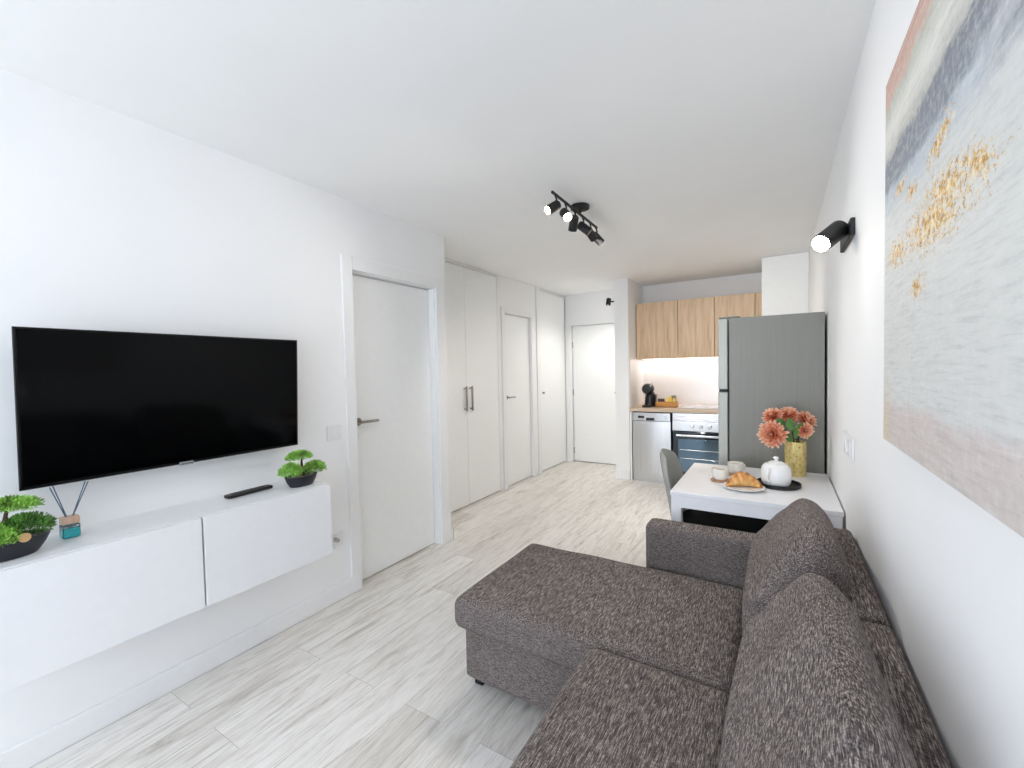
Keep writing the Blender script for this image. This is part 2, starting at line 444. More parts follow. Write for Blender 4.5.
d1 = struct('door_1', boxes(((-2.425, 1.862, .008), (-2.385, 2.640, 2.045)), bev=.002), 'door', label='white flush door beside the television', smooth=False)
lever(d1, 1.922, 1.075, -2.385)
bm = BM()
lathe(bm, [(0, 0), (.02, 0), (.021, .005), (0, .006)], (-2.385, 1.935, .98), (1, 0, 0), 20)
obj('lock_rosette', bm, 'trim', d1)
struct('door_frame', boxes(((-2.33, 1.780, 0), (-2.306, 1.855, 2.14)), ((-2.33, 2.648, 0), (-2.306, 2.737, 2.14)), ((-2.33, 1.855, 2.055), (-2.306, 2.648, 2.14)),
           ((-2.44, 1.846, 0), (-2.33, 1.858, 2.06)), ((-2.44, 2.643, 0), (-2.33, 2.66, 2.06)), ((-2.44, 1.867, 2.05), (-2.33, 2.65, 2.062)), bev=.003), 'trim', d1, smooth=False)

d2 = struct('door_2', boxes(((-2.80, 4.325, .008), (-2.765, 4.95, 2.055)), bev=.002), 'door', label='narrow white flush door between the two built-in cupboards', smooth=False)
lever(d2, 4.375, 1.07, -2.765)
struct('door_frame', boxes(((-2.80, 4.25, 0), (-2.722, 4.32, 2.13)), ((-2.80, 4.955, 0), (-2.722, 5.03, 2.13)), ((-2.80, 4.32, 2.06), (-2.722, 4.955, 2.13)), bev=.003), 'trim', d2, smooth=False)

d3 = struct('door_3', boxes(((-2.63, 6.055, .012), (-1.785, 6.09, 2.02)), bev=.002), 'door', label='white entrance door at the end of the hall', smooth=False)
bm = BM(); lathe(bm, [(0, 0), (.022, 0), (.022, .008), (0, .008)], (-1.975, 6.055, 1.04), (0, -1, 0), 20)
tube(bm, [(-1.975, 6.05, 1.04), (-1.975, 6.015, 1.04), (-1.90, 6.012, 1.04)], .008)
obj('door_handle', bm, 'nickel', d3)
for hz in (.17, 1.04, 1.75):
    bm = BM(); tube(bm, [(-2.632, 6.05, hz-.045), (-2.632, 6.05, hz+.045)], .007)
    obj('hinge', bm, 'nickel', d3)
struct('door_frame', boxes(((XH, 6.02, 0), (-2.64, 6.10, 2.03)), ((-1.775, 6.04, 0), (-1.755, 6.10, 2.03)), bev=.002), 'trim', d3, smooth=False)

# built-in wardrobe --------------------------------------------------
w = thing('wardrobe', 'white built-in double wardrobe with two long bar handles', 'wardrobe', (-2.77, 3.58, 0))
obj('carcass', boxes(((-2.798, 2.785, 0), (-2.775, 4.185, 2.485)), ((-2.775, 2.785, 2.462), (-2.745, 4.185, 2.485)), ((-2.775, 4.178, 0), (-2.738, 4.245, 2.485))), 'trim', w, smooth=False)
for y0, y1, hy in ((2.79, 3.578, 3.533), (3.583, 4.175, 3.628)):
    d = obj('door', boxes(((-2.770, y0, .012), (-2.742, y1, 2.455)), bev=.002), 'door', w, smooth=False)
    bm = BM()
    box(bm, (-2.712, hy-.011, .985), (-2.700, hy+.011, 1.24), .003)
    box(bm, (-2.742, hy-.007, 1.00), (-2.704, hy+.007, 1.014), .001); box(bm, (-2.742, hy-.007, 1.211), (-2.704, hy+.007, 1.225), .001)
    obj('handle', bm, 'nickel', d)
w = thing('cupboard', 'narrow white floor-to-ceiling cupboard beside the entrance door', 'cupboard', (-2.77, 5.55, 0))
obj('carcass', boxes(((-2.798, 5.11, 0), (-2.775, 6.03, 2.485)), ((-2.775, 5.11, 0), (-2.728, 5.195, 2.485)), ((-2.775, 5.2, 2.462), (-2.745, 6.03, 2.485)), ((-2.775, 5.985, 0), (-2.745, 6.018, 2.462))), 'trim', w, smooth=False)
d = obj('door', boxes(((-2.770, 5.2, .012), (-2.742, 5.98, 2.455)), bev=.002), 'door', w, smooth=False)
bm = BM(); lathe(bm, [(0, 0), (.009, 0), (.008, .012), (.015, .02), (.015, .028), (0, .031)], (-2.742, 5.265, 1.075), (1, 0, 0), 20)
obj('knob', bm, 'nickel', d)

# ------------------------------------------------------------------ kitchen
YF = 5.334
wt = obj('worktop', boxes(((-1.575, YF-.012, .857), (-.152, 5.995, .895)), bev=.003), 'worktop', smooth=False)
tag(wt, 'pale wood kitchen worktop over the dishwasher and oven', 'worktop')
struct('trim_1', boxes(((-1.578, 5.985, .897), (-.15, 5.998, 1.49)), ((-1.578, 5.36, .897), (-1.570, 5.985, 1.49))), 'splash', label='glossy white backsplash', smooth=False)
ep = obj('end_panel', boxes(((-1.572, YF, 0), (-1.550, 5.98, .855)), bev=.001), 'trim', smooth=False)
tag(ep, 'slim white end panel between wall stub and dishwasher', 'panel')

dw = thing('dishwasher', 'slim stainless steel dishwasher under the worktop', 'dishwasher', (-1.31, YF, 0))
obj('body', boxes(((-1.540, YF+.025, .02), (-1.088, 5.95, .85))), 'black_matte', dw, smooth=False)
dd = BM(); n = 16
fr = []
for i in range(n+1):           # gently bowed steel door
    u = i/n; x = -1.537 + u*.446; y = YF - .012*math.sin(u*PI)
    fr.append((x, y))
vs = [[dd.verts.new((x, y, z)) for x, y in fr] for z in (.115, .742)]
bk = [[dd.verts.new((x, YF+.024, z)) for x, y in fr] for z in (.115, .742)]
for i in range(n):
    dd.faces.new((vs[0][i], vs[0][i+1], vs[1][i+1], vs[1][i])); dd.faces.new((bk[0][i+1], bk[0][i], bk[1][i], bk[1][i+1]))
    dd.faces.new((vs[1][i], vs[1][i+1], bk[1][i+1], bk[1][i])); dd.faces.new((vs[0][i+1], vs[0][i], bk[0][i], bk[0][i+1]))
for i in (0, n): dd.faces.new((vs[0][i], vs[1][i], bk[1][i], bk[0][i]))
obj('door', dd, 'steel', dw)
cp = obj('control_panel', boxes(((-1.537, YF-.010, .747), (-1.091, YF+.024, .845)), bev=.003), 'steel_bright', dw, smooth=False)
obj('display', boxes(((-1.468, YF-.013, .778), (-1.395, YF-.009, .805))), 'black', cp, smooth=False)
bm = boxes(((-1.372, YF-.016, .752), (-1.275, YF-.008, .785)), bev=.004); obj('grip', bm, 'black', cp, smooth=False)
bm = BM(); lathe(bm, [(0, 0), (.022, 0), (.020, .012), (0, .013)], (-1.14, YF-.010, .797), (0, -1, 0), 24); obj('dial', bm, 'silver', cp)
obj('plinth', boxes(((-1.537, YF+.015, .0), (-1.091, YF+.06, .108))), 'steel', dw, smooth=False)

ov = thing('oven', 'built-in oven with dark glass door and steel control strip', 'oven', (-.77, YF, 0))
obj('body', boxes(((-1.070, YF+.025, .12), (-.474, 5.92, .852))), 'black_matte', ov, smooth=False)
bm = BM()
for k in range(5): box(bm, (-1.068, YF-.004+.003*(k % 2), .760+k*.0185), (-.476, YF+.024, .7765+k*.0185), .002)
obj('reflection_strip', bm, 'steel', ov, smooth=False)  # slats imitate reflection streaks on a plain steel strip
cp = obj('control_panel', boxes(((-1.068, YF-.012, .648), (-.476, YF+.024, .757)), bev=.003), 'steel', ov, smooth=False)
for kx in (-.854, -.758, -.664):
    bm = BM(); lathe(bm, [(0, 0), (.024, 0), (.0235, .006), (.018, .008), (.017, .026), (.015, .029), (0, .029)], (kx, YF-.012, .703), (0, -1, 0), 24)
    box(bm, (kx-.003, YF-.046, .688), (kx+.003, YF-.038, .718), .001)
    obj('knob', bm, 'steel_bright', cp)
dr = obj('door', boxes(((-1.060, YF-.016, .135), (-.484, YF+.02, .640)), bev=.004), 'oven_glass', ov, smooth=False)
bm = BM(); box(bm, (-1.02, YF-.062, .588), (-.52, YF-.046, .612), .005); box(bm, (-1.0, YF-.05, .592), (-.98, YF-.012, .608), .002); box(bm, (-.56, YF-.05, .592), (-.54, YF-.012, .608), .002)
obj('handle', bm, 'silver', dr, smooth=False)
obj('window_pane', boxes(((-1.005, YF-.0175, .175), (-.53, YF-.0155, .555)), bev=.0008), 'oven_pane', dr, smooth=False)
bm = BM()
for z in (.33, .43): tube(bm, [(-.985, YF-.018, z), (-.55, YF-.018, z)], .003, 8)
obj('rack', bm, 'steel', dr)
obj('plinth', boxes(((-1.085, YF+.03, 0), (-.152, YF+.05, .115))), 'trim', ov, smooth=False)

bc = thing('base_cabinet', 'white kitchen base cabinet between the oven and the tall housing', 'cabinet', (-.31, YF, .12))
obj('body', boxes(((-.468, YF+.025, .12), (-.154, 5.92, .852))), 'trim', bc, smooth=False)
obj('door', boxes(((-.466, YF, .125), (-.156, YF+.0245, .850)), bev=.002), 'door', bc, smooth=False)
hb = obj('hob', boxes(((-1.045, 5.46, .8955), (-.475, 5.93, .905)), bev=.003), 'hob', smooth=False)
tag(hb, 'glass hob with a painted-in pale reflection, lying on the worktop above the oven', 'hob')

tc = thing('tall_cabinet', 'tall plain white housing rising to ceiling behind the fridge', 'cabinet', (.05, 5.6, 0))
obj('body', boxes(((-.148, 5.19, 0), (.248, 5.995, 2.485)), bev=.001), 'trim', tc, smooth=False)
obj('side_panel', boxes(((-.150, 5.170, 0), (.248, 5.1895, 2.486)), bev=.001), 'door', tc, smooth=False)

UC = [(-1.572, -1.064, 'oak wall cabinet nearest the wall stub, above the dishwasher'), (-1.061, -.652, 'narrower oak wall cabinet, second from the wall stub, above the oven'),
      (-.649, -.232, 'oak wall cabinet half hidden by the fridge top'), (-.229, -.152, 'oak strip of wall cabinet beside the tall white housing')]
for x0, x1, lb in UC:
    c = thing('wall_cabinet', lb, 'cabinet', ((x0+x1)/2, 5.8, 1.495), 'oak wall cabinets in the kitchen')
    obj('body', boxes(((x0, 5.682, 1.50), (x1, 5.995, 2.205)), bev=.001), 'oak', c, smooth=False)
    obj('door', boxes(((x0+.0015, 5.660, 1.497), (x1-.0015, 5.6805, 2.208)), bev=.0015), 'oak', c, smooth=False)
ls = thing('led_strip_light', 'glowing strip light under the oak wall cabinets', 'light', (-.86, 5.9, 1.485))
obj('diffuser', boxes(((-1.55, 5.90, 1.4925), (-.17, 5.925, 1.4985))), 'led', ls, smooth=False)
obj('housing', boxes(((-1.555, 5.895, 1.4925), (-1.551, 5.93, 1.4985)), ((-.169, 5.895, 1.4925), (-.165, 5.93, 1.4985)), ((-1.551, 5.9255, 1.4925), (-.169, 5.93, 1.4985))), 'silver', ls, smooth=False)

# coffee maker: rounded black body leaning over a drip tray
cm = thing('coffee_machine', 'black pod coffee machine with a round head', 'coffee machine', (-1.405, 5.62, .895))
bm = BM(); lathe(bm, [(0, 0), (.074, 0), (.078, .01), (.074, .03), (.066, .10), (.058, .15), (.045, .18), (0, .185)], (-1.40, 5.66, .896), (0, 0, 1), 28, 1.0, 1.15)
obj('body', bm, 'black', cm)
bm = BM(); lathe(bm, [(0, -.085), (.045, -.083), (.066, -.06), (.070, 0), (.066, .05), (.05, .07), (0, .075)], (-1.415, 5.60, 1.12), (0, -1, 0), 28)
obj('head', bm, 'black', cm)
bm = BM(); tube(bm, [(-1.375, 5.545, 1.15), (-1.36, 5.535, 1.185), (-1.362, 5.56, 1.20)], .011); obj('lever', bm, 'silver', cm)
bm = BM(); lathe(bm, [(0, 0), (.055, 0), (.057, .02), (.05, .024), (0, .024)], (-1.41, 5.515, .896), (0, 0, 1), 24); obj('drip_tray', bm, 'black_matte', cm)
bm = BM(); box(bm, (-1.345, 5.60, .905), (-1.325, 5.72, 1.05), .008); obj('water_tank', bm, 'tank', cm)

tb = thing('storage_box', 'small orange wooden box of sachets on the worktop', 'box', (-1.19, 5.62, .895))
bm = boxes(((-1.315, 5.56, .896), (-1.07, 5.70, .902)), ((-1.315, 5.56, .896), (-1.07, 5.568, .962)), ((-1.315, 5.692, .896), (-1.07, 5.70, .962)),
           ((-1.315, 5.568, .896), (-1.307, 5.692, .962)), ((-1.078, 5.568, .896), (-1.07, 5.692, .962)), ((-1.21, 5.568, .902), (-1.204, 5.692, .955)))
obj('body', bm, 'tray_wood', tb, smooth=False)
for q, (x, y, z, mt, lb, cat, dx, dz) in enumerate([(-1.256, 5.61, .903, 'brown_pack', 'dark brown carton in the orange wooden box', 'carton', .04, .095),
        (-1.185, 5.60, .903, 'yellow', 'yellow sachet at the middle of the orange box', 'sachet', .018, .105),
        (-1.145, 5.62, .903, 'yellow', 'tallest yellow sachet in the orange wooden box', 'sachet', .018, .125),
        (-1.105, 5.61, .903, 'yellow', 'yellow sachet against the hob end of the box', 'sachet', .018, .10),
        (-1.115, 5.66, .903, 'grey_pack', 'grey packet standing behind the yellow sachets', 'packet', .028, .135)]):
    bm = boxes(((x-dx, y-.012, z), (x+dx, y+.012, z+dz)), bev=.003)
    if cat == 'sachet':
        for v in bm.verts:
            k = (v.co.z-z)/dz; v.co.y = y + (v.co.y-y)*(1-.85*k) + .012*k; v.co.x = x + (v.co.x-x)*(1+.1*math.sin(9*k+q)) + .008*k*math.sin(q*2.1)
    o = obj(cat, bm, mt, smooth=False); tag(o, lb, cat, 'sachets and packets in the wooden box')

# fridge ------------------------------------------------------------
fg = thing('refrigerator', 'tall grey two-door refrigerator behind the dining table', 'refrigerator', (-.03, 3.5, 0))
obj('body', boxes(((-.284, 3.235, .035), (.236, 3.83, 1.71)), bev=.004), 'fridge_side', fg, smooth=False)
obj('gasket', boxes(((-.292, 3.245, .06), (-.284, 3.82, 1.70))), 'gasket', fg, smooth=False)
for z0, z1, nm in ((.06, 1.222, 'door'), (1.236, 1.7095, 'door')):
    d = obj(nm, boxes(((-.350, 3.235, z0), (-.292, 3.83, z1)), bev=.006), 'fridge_door', fg, smooth=False)
    bm = BM(); hz = (1.06, 1.2) if z0 < 1 else (1.26, 1.40)
    box(bm, (-.362, 3.77, hz[0]), (-.350, 3.79, hz[1]), .003); obj('handle', bm, 'silver', d, smooth=False)
bm = BM(); box(bm, (-.345, 3.24, 1.7105), (-.22, 3.30, 1.722), .004); obj('hinge_cover', bm, 'fridge_side', fg, smooth=False)
bm = BM(); box(bm, (-.345, 3.228, 1.2225), (-.283, 3.262, 1.2355), .002); tube(bm, [(-.292, 3.226, 1.222), (-.292, 3.226, 1.238)], .006); obj('hinge', bm, 'black_matte', fg, smooth=False)
for fx in (-.25, .20):
    for fy in (3.28, 3.79):
        bm = BM(); lathe(bm, [(0, 0), (.02, 0), (.02, .02), (.012, .034), (0, .034)], (fx, fy, .0005), n=16); obj('foot', bm, 'black', fg)

# ------------------------------------------------------------------ television side
tv = thing('television', 'large black flat television on the white wall', 'television', (-2.2, .89, 1.02))
obj('bezel', boxes(((-2.216, .382, 1.020), (-2.203, 1.396, 1.582)), ((-2.252, .46, 1.05), (-2.216, 1.32, 1.45)), bev=.003), 'tv_bezel', tv, smooth=False)
obj('screen', boxes(((-2.2030, .3875, 1.030), (-2.1995, 1.3905, 1.5765)), bev=.0008), 'screen', tv, smooth=False)
obj('trim_edge', boxes(((-2.212, .380, 1.0185), (-2.2, .382, 1.5835)), ((-2.212, 1.396, 1.0185), (-2.2, 1.398, 1.5835)), ((-2.212, .382, 1.582), (-2.2, 1.396, 1.5835)), ((-2.212, .382, 1.0185), (-2.2, 1.396, 1.020))), 'gasket', tv, smooth=False)
lp = obj('logo_plate', boxes(((-2.206, .850, 1.012), (-2.1985, .903, 1.027)), bev=.002), 'silver', tv, smooth=False)
bm = BM()
for k in range(7): box(bm, (-2.1986, .8555+k*.0065, 1.0165), (-2.1982, .8555+k*.0065+.0038, 1.0222))
obj('lettering', bm, 'gasket', lp, smooth=False)
obj('wall_mount', boxes(((-2.296, .70, 1.15), (-2.285, 1.08, 1.40)), ((-2.285, .80, 1.2), (-2.2515, .83, 1.4)), ((-2.285, .95, 1.2), (-2.2515, .98, 1.4))), 'black_matte', tv, smooth=False)
tv.location.x -= .028; tv.location.z -= .002; tv.rotation_euler.y = .05   # tilted slightly downwards on its mount

for y0, y1, lb in ((.24, .838, 'white floating cabinet with the larger bonsai and reed diffuser above'), (.842, 1.440, 'white floating cabinet nearest the door with the smaller bonsai above')):
    c = thing('floating_cabinet', lb, 'cabinet', (-2.17, (y0+y1)/2, .447), 'floating cabinets under the television')
    obj('body', boxes(((XL+.0005, y0, .449), (-2.037, y1, .803))), 'lacquer', c, smooth=False)
    obj('door', boxes(((-2.0355, y0+.0015, .447), (-2.018, y1-.0015, .818)), bev=.0015), 'lacquer', c, smooth=False)
tp = obj('shelf_top', boxes(((XL+.0005, .24, .8035), (-2.0375, 1.440, .8205)), bev=.001), 'lacquer', smooth=False)
tag(tp, 'long white top board lying over both floating cabinets', 'shelf')

def leaf_clump(bm, c, rx, ry, rz, n, size, flat=.35):
    """a pad of short pointed leaves pointing outwards"""
    for _ in range(n):
        th = random.uniform(0, 2*PI); u = random.random()**.5; h = random.uniform(-flat, 1)
        k = math.sqrt(max(0, 1-h*h)) if h > 0 else 1
        p = Vector((math.cos(th)*u*k*rx, math.sin(th)*u*k*ry, h*rz*(.6+.4*random.random())))
        d = Vector((p.x/rx, p.y/ry, p.z/rz*1.2+.5)) + Vector([random.uniform(-.55, .55) for _ in range(3)])
        d.normalize(); a = d.cross(Vector([random.uniform(-1, 1) for _ in range(3)]))
        if a.length < .05: continue
        a.normalize(); L = size*random.uniform(.7, 1.3); W = L*.20
        q = Vector(c) + p; nn = a.cross(d)*W*.35
        v = [bm.verts.new(q), bm.verts.new(q+d*L*.5+a*W+nn), bm.verts.new(q+d*L), bm.verts.new(q+d*L*.5-a*W+nn)]
        bm.faces.new((v[0], v[1], v[2])); bm.faces.new((v[0], v[2], v[3]))

def bonsai(loc, label, pads, rx, ry, hp, trunk, leafmat, disc=None):
    t = thing('bonsai', label, 'plant', loc, 'bonsai plants on the floating cabinets')
    x, y, z = loc
    bm = BM(); lathe(bm, [(0, .002), (.62, .002), (.70, 0), (.74, .004), (.90, hp*.5), (1.0, hp*.93), (1.0, hp), (.94, hp), (.90, hp*.86), (0, hp*.84)], (x, y, z), n=40, sx=rx, sy=ry)
    for v in bm.verts: pass
    obj('pot', bm, 'pot', t)
    bm = BM()
    for _ in range(60):
        th = random.uniform(0, 2*PI); u = random.random()**.5*.82
        c = Vector((x+math.cos(th)*u*rx, y+math.sin(th)*u*ry, z+hp*.86)); r = random.uniform(.004, .008)
        bmesh.ops.create_icosphere(bm, subdivisions=1, radius=r, matrix=Matrix.Translation(c) @ Matrix.Diagonal((1, 1, .7, 1)))
    g = obj('pebbles', bm, 'pebble', t); g['kind'] = 'stuff'
    bm = BM()
    for pts, rr in trunk: tube(bm, [(x+a, y+b, z+c) for a, b, c in pts], rr, 8)
    obj('trunk', bm, 'bark', t)
    for k, (a, b, c, px, py, pz, n) in enumerate(pads):
        bm = BM()
        leaf_clump(bm, (x+a, y+b, z+c), px, py, pz, int(n*1.7), .011)
        obj('foliage', bm, leafmat[k % len(leafmat)], t, smooth=False)
    if disc:
        bm = BM(); lathe(bm, [(0, 0), (.015, 0), (.015, .005), (0, .005)], (x+disc[0], y+disc[1], z+disc[2]), Vector((.8, .1, .55)), 24); obj('wood_disc', bm, 'disc', t)
    return t

bonsai((-2.155, .325, .8212), 'larger pine bonsai in a black dish below the television corner',
       [(.0, .012, .160, .052, .080, .032, 1500), (.01, .045, .085, .055, .072, .046, 1500), (.045, -.040, .072, .045, .075, .048, 1400), (-.02, -.07, .085, .05, .06, .035, 700)],
       .070, .108, .060, [([(0, 0, .03), (.01, .0, .09), (0, .012, .16)], [.012, .008, .004]), ([(0, -.02, .05), (.02, .03, .09)], [.008, .005])],
       ['needle', 'needle_dark', 'needle', 'needle_dark'], (.066, .035, .066))
bonsai((-2.125, 1.345, .8212), 'smaller bright green bonsai in a black bowl at the cabinet end near door',
       [(.0, -.008, .148, .040, .068, .030, 1100), (.01, -.062, .080, .046, .056, .046, 1100), (.015, .068, .074, .044, .058, .042, 1100)],
       .056, .084, .054, [([(0, .01, .03), (.008, .0, .08), (0, .005, .14)], [.010, .008, .004]), ([(0, 0, .05), (0, .05, .08)], [.006, .004]), ([(0, 0, .05), (.0, -.04, .08)], [.006, .004])],
       ['needle', 'needle', 'needle'])

df = thing('reed_diffuser', 'reed diffuser bottle of turquoise oil with wooden collar', 'diffuser', (-2.215, .495, .8212))
x, y, z = -2.215, .495, .8214
bm = BM(); soft_box(bm, (x-.024, y-.024, z), (x+.024, y+.024, z+.050), .006, 8); obj('bottle', bm, 'glass', df)
bm = BM(); soft_box(bm, (x-.0215, y-.0215, z+.003), (x+.0215, y+.0215, z+.036), .005, 8); obj('oil', bm, 'liquid', df)
bm = BM(); box(bm, (x-.021, y-.024, z+.0505), (x+.021, y+.024, z+.077), .004); obj('collar', bm, 'collar', df, smooth=False)
for a, b in ((-.048, .01), (-.036, -.01), (.048, 0.0), (.052, .015)):
    bm = BM(); tube(bm, [(x-b*.3, y-a*.12, z+.03), (x+b, y+a, z+.195)], .0017, 6); obj('reed', bm, 'reed', df)

rc = thing('remote_control', 'slim black remote control on the white floating shelf', 'remote', (-2.21, 1.13, .8208))
a = Vector((-2.212, 1.022, 0)); b = Vector((-2.222, 1.238, 0)); dv = (b-a).normalized(); pv = Vector((-dv.y, dv.x, 0))
bm = BM(); soft_box(bm, (-.108, -.022, .8212), (.108, .022, .838), .006, 10)
mt = Matrix(((dv.x, pv.x, 0, (a.x+b.x)/2), (dv.y, pv.y, 0, (a.y+b.y)/2), (0, 0, 1, 0), (0, 0, 0, 1)))
bm.transform(mt); obj('body', bm, 'black', rc)
bm = BM()
for i in range(9):
    for j in range(3): box(bm, (-.085+i*.018, -.014+j*.0105, .8378), (-.075+i*.018, -.008+j*.0105, .8395), .0008)
bm.transform(mt); obj('buttons', bm, 'gasket', rc, smooth=False)

# switches and sockets ----------------------------------------------
sw = thing('light_switch', 'white square light switch beside the first door frame', 'switch', (XL, 1.69, 1.035))
obj('plate', boxes(((XL+.0005, 1.640, .992), (XL+.009, 1.735, 1.084)), bev=.003), 'plastic', sw, smooth=False)
bm = boxes(((XL+.009, 1.662, 1.010), (XL+.0125, 1.713, 1.066)), bev=.002); obj('rocker', bm, 'plastic', sw, smooth=False)
so = thing('wall_socket', 'low white wall socket with a dark plug by the floating cabinet', 'socket', (XL, 1.68, .38))
obj('plate', boxes(((XL+.0005, 1.635, .335), (XL+.009, 1.725, .425)), bev=.003), 'plastic', so, smooth=False)
bm = BM(); lathe(bm, [(0, 0), (.013, 0), (.012, .028), (.007, .034), (0, .034)], (XL+.009, 1.668, .385), (1, 0, 0), 16); obj('plug', bm, 'nickel', so)
rs = thing('double_socket', 'white double wall socket above the dining table', 'socket', (XR, 2.25, 1.05))
obj('plate', boxes(((XR-.009, 2.12, 1.012), (XR-.0005, 2.39, 1.105)), bev=.003), 'plastic', rs, smooth=False)
for sy in (2.19, 2.32):
    bm = boxes(((XR-.0125, sy-.034, 1.024), (XR-.0085, sy+.034, 1.092)), bev=.002); i = obj('socket_insert', bm, 'plastic', rs, smooth=False)
    bm = BM(); lathe(bm, [(.024, .001), (.024, 0), (.019, 0), (.019, -.0), (0, .0005)], (XR-.0128, sy, 1.058), (-1, 0, 0), 24); obj('socket_well', bm, 'trim', i)

# ------------------------------------------------------------------ painting
pc = Vector((.232, .76, 1.631))
pa = thing('painting', 'large abstract canvas in grey, white and gold on the wall', 'painting', pc)
bm = boxes(((.2165, .16, 1.215), (.2485, 1.362, 2.047)), bev=.002); obj('stretcher_edge', bm, 'canvas_edge', pa, smooth=False)
bm = boxes(((.2150, .160, 1.2155), (.2166, 1.3615, 2.0465))); obj('canvas', bm, 'painting', pa, smooth=False)

# ------------------------------------------------------------------ lamps
def spot_head(parent, c, d, bulb, L=.085, R=.029, mat='black_matte'):
    d = Vector(d).normalized(); c = Vector(c)
    bm = BM(); lathe(bm, [(0, -.012), (R*.75, -.010), (R, .0), (R, L), (R*.93, L), (R*.90, L*.55), (0, L*.5)], c, d, 28)
    h = obj('spot_head', bm, mat, parent)
    bm = BM(); lathe(bm, [(0, L*.60), (R*.80, L*.62), (R*.82, L*.80), (R*.6, L*.9), (0, L*.93)], c, d, 24); obj('bulb', bm, bulb, h)
    return c + d*(L*1.02), d

def spot_light(name, p, d, power, size=2.2, blend=.8, col=(1, .955, .90), rad=.03):
    l = bpy.data.lights.new(name, 'SPOT'); l.energy = power; l.spot_size = size; l.spot_blend = blend; l.color = col; l.shadow_soft_size = rad
    o = bpy.data.objects.new(name, l); COL.objects.link(o); o.location = p
    o.rotation_euler = Vector(d).to_track_quat('-Z', 'Y').to_euler(); return o

ct = thing('ceiling_spotlight', 'black six-spot ceiling light on a long bar', 'ceiling light', (-1.14, 2.78, ZC))
bm = BM(); lathe(bm, [(0, 0), (.062, 0), (.064, -.006), (.062, -.022), (.05, -.026), (0, -.027)], (-1.14, 2.78, ZC-.0005), n=36); obj('canopy', bm, 'black_matte', ct)
bm = BM(); tube(bm, [(-1.14, 2.78, ZC-.02), (-1.14, 2.78, 2.44)], .009); tube(bm, [(-1.135, 2.35, 2.437), (-1.152, 3.125, 2.437)], .009, 12); obj('bar', bm, 'black_matte', ct)
HEADS = [(2.385, (-.42, -.70, -.5), 'bulb'), (2.53, (.56, -.54, -.63), 'bulb'), (2.68, (-.35, .45, -.75), 'bulb_soft'), (2.83, (.62, .25, -.55), 'bulb_soft'), (2.97, (.25, .70, -.6), 'bulb_soft'), (3.10, (.38, .62, -.55), 'bulb_soft')]
for i, (hy, d, b) in enumerate(HEADS):
    hx = -1.135 - .017*(hy-2.35)/.775
    bm = BM(); tube(bm, [(hx, hy, 2.437), (hx+.012, hy, 2.40), (hx, hy, 2.372)], .0055, 10); obj('stem', bm, 'black_matte', ct)
    p, dd_ = spot_head(ct, Vector((hx, hy, 2.365)) - Vector(d).normalized()*.02, d, b)
    spot_light('spot_lamp', p, dd_, (14, 29, 34, 9, 28, 22)[i], 1.9)

wl = thing('wall_spotlight', 'black adjustable spotlight on the white wall beside the painting', 'wall light', (XR, 2.1, 1.9))
obj('mount', boxes(((.233, 2.13, 1.890), (.2495, 2.455, 1.957)), bev=.004), 'black_matte', wl, smooth=False)
bm = BM(); tube(bm, [(.234, 2.235, 1.925), (.222, 2.225, 1.932)], .010); obj('joint', bm, 'nickel', wl)
p, dd_ = spot_head(wl, (.206, 2.195, 1.934), (-.53, -.64, -.53), 'bulb', .125, .037)
spot_light('wall_lamp', p, dd_, 5)

hl = thing('hall_spotlight', 'small black spotlight high beside the entrance door', 'wall light', (-1.755, 5.5, 2.25))
bm = BM(); lathe(bm, [(0, 0), (.045, 0), (.045, .012), (0, .013)], (-1.7555, 5.5, 2.245), (-1, 0, 0), 28); tube(bm, [(-1.765, 5.5, 2.245), (-1.87, 5.5, 2.250)], .010); obj('mount', bm, 'black_matte', hl)
p, dd_ = spot_head(hl, (-1.875, 5.5, 2.285), (-.12, -.1, -1), 'bulb_soft', .08, .03)
spot_light('hall_lamp', p, dd_, 26, 2.8)

# ------------------------------------------------------------------ dining table and chair
tb = thing('dining_table', 'small square white dining table in front of the fridge', 'table', (-.125, 2.77, 0))
obj('tabletop', boxes(((-.490, 2.368, .722), (.243, 3.140, .745)), bev=.003), 'table', tb, smooth=False)
obj('apron', boxes(((-.44, 2.373, .662), (.19, 2.393, .7215)), ((-.44, 3.115, .662), (.185, 3.135, .7215)), ((-.490, 2.45, .662), (-.470, 3.085, .7215)), ((.215, 2.45, .662), (.235, 3.085, .7215))), 'table', tb, smooth=False)
for lx in (-.4855, .1885):
    for ly in (2.3725, 3.0855): obj('leg', boxes(((lx, ly, .0005), (lx+.05, ly+.05, .7215)), bev=.003), 'table', tb, smooth=False)

ch = thing('dining_chair', 'grey upholstered dining chair with charcoal seat tucked under the white table', 'chair', (-.42, 2.80, 0))
bm = BM(); NU, NV = 18, 18; fr, bk = [], []
def chair_pt(u, v, off):
    z = .44 + v*.445
    hw = (.205 - .03*(1-v)) * (1 - max(0, (v-.55)/.45)**2.6*.45)
    y = 2.80 + u*hw
    x = -.545 - .060*v - .02*v*v + .05*(u*u) + off*(1 if True else 0)
    zz = z - .035*max(0, v-.5)*u*u*2
    return Vector((x, y, zz))
for iv in range(NV+1):
    v = iv/NV
    e = .016*math.sqrt(max(0, 1-(max(0, v-.9)/.1)**2))
    fr.append([]); bk.append([])
    for iu in range(NU+1):
        u = -1+2*iu/NU
        k = math.sqrt(max(0, 1-(abs(u))**10))
        fr[-1].append(bm.verts.new(chair_pt(u, v, e*k))); bk[-1].append(bm.verts.new(chair_pt(u, v, -e*k-.001)))
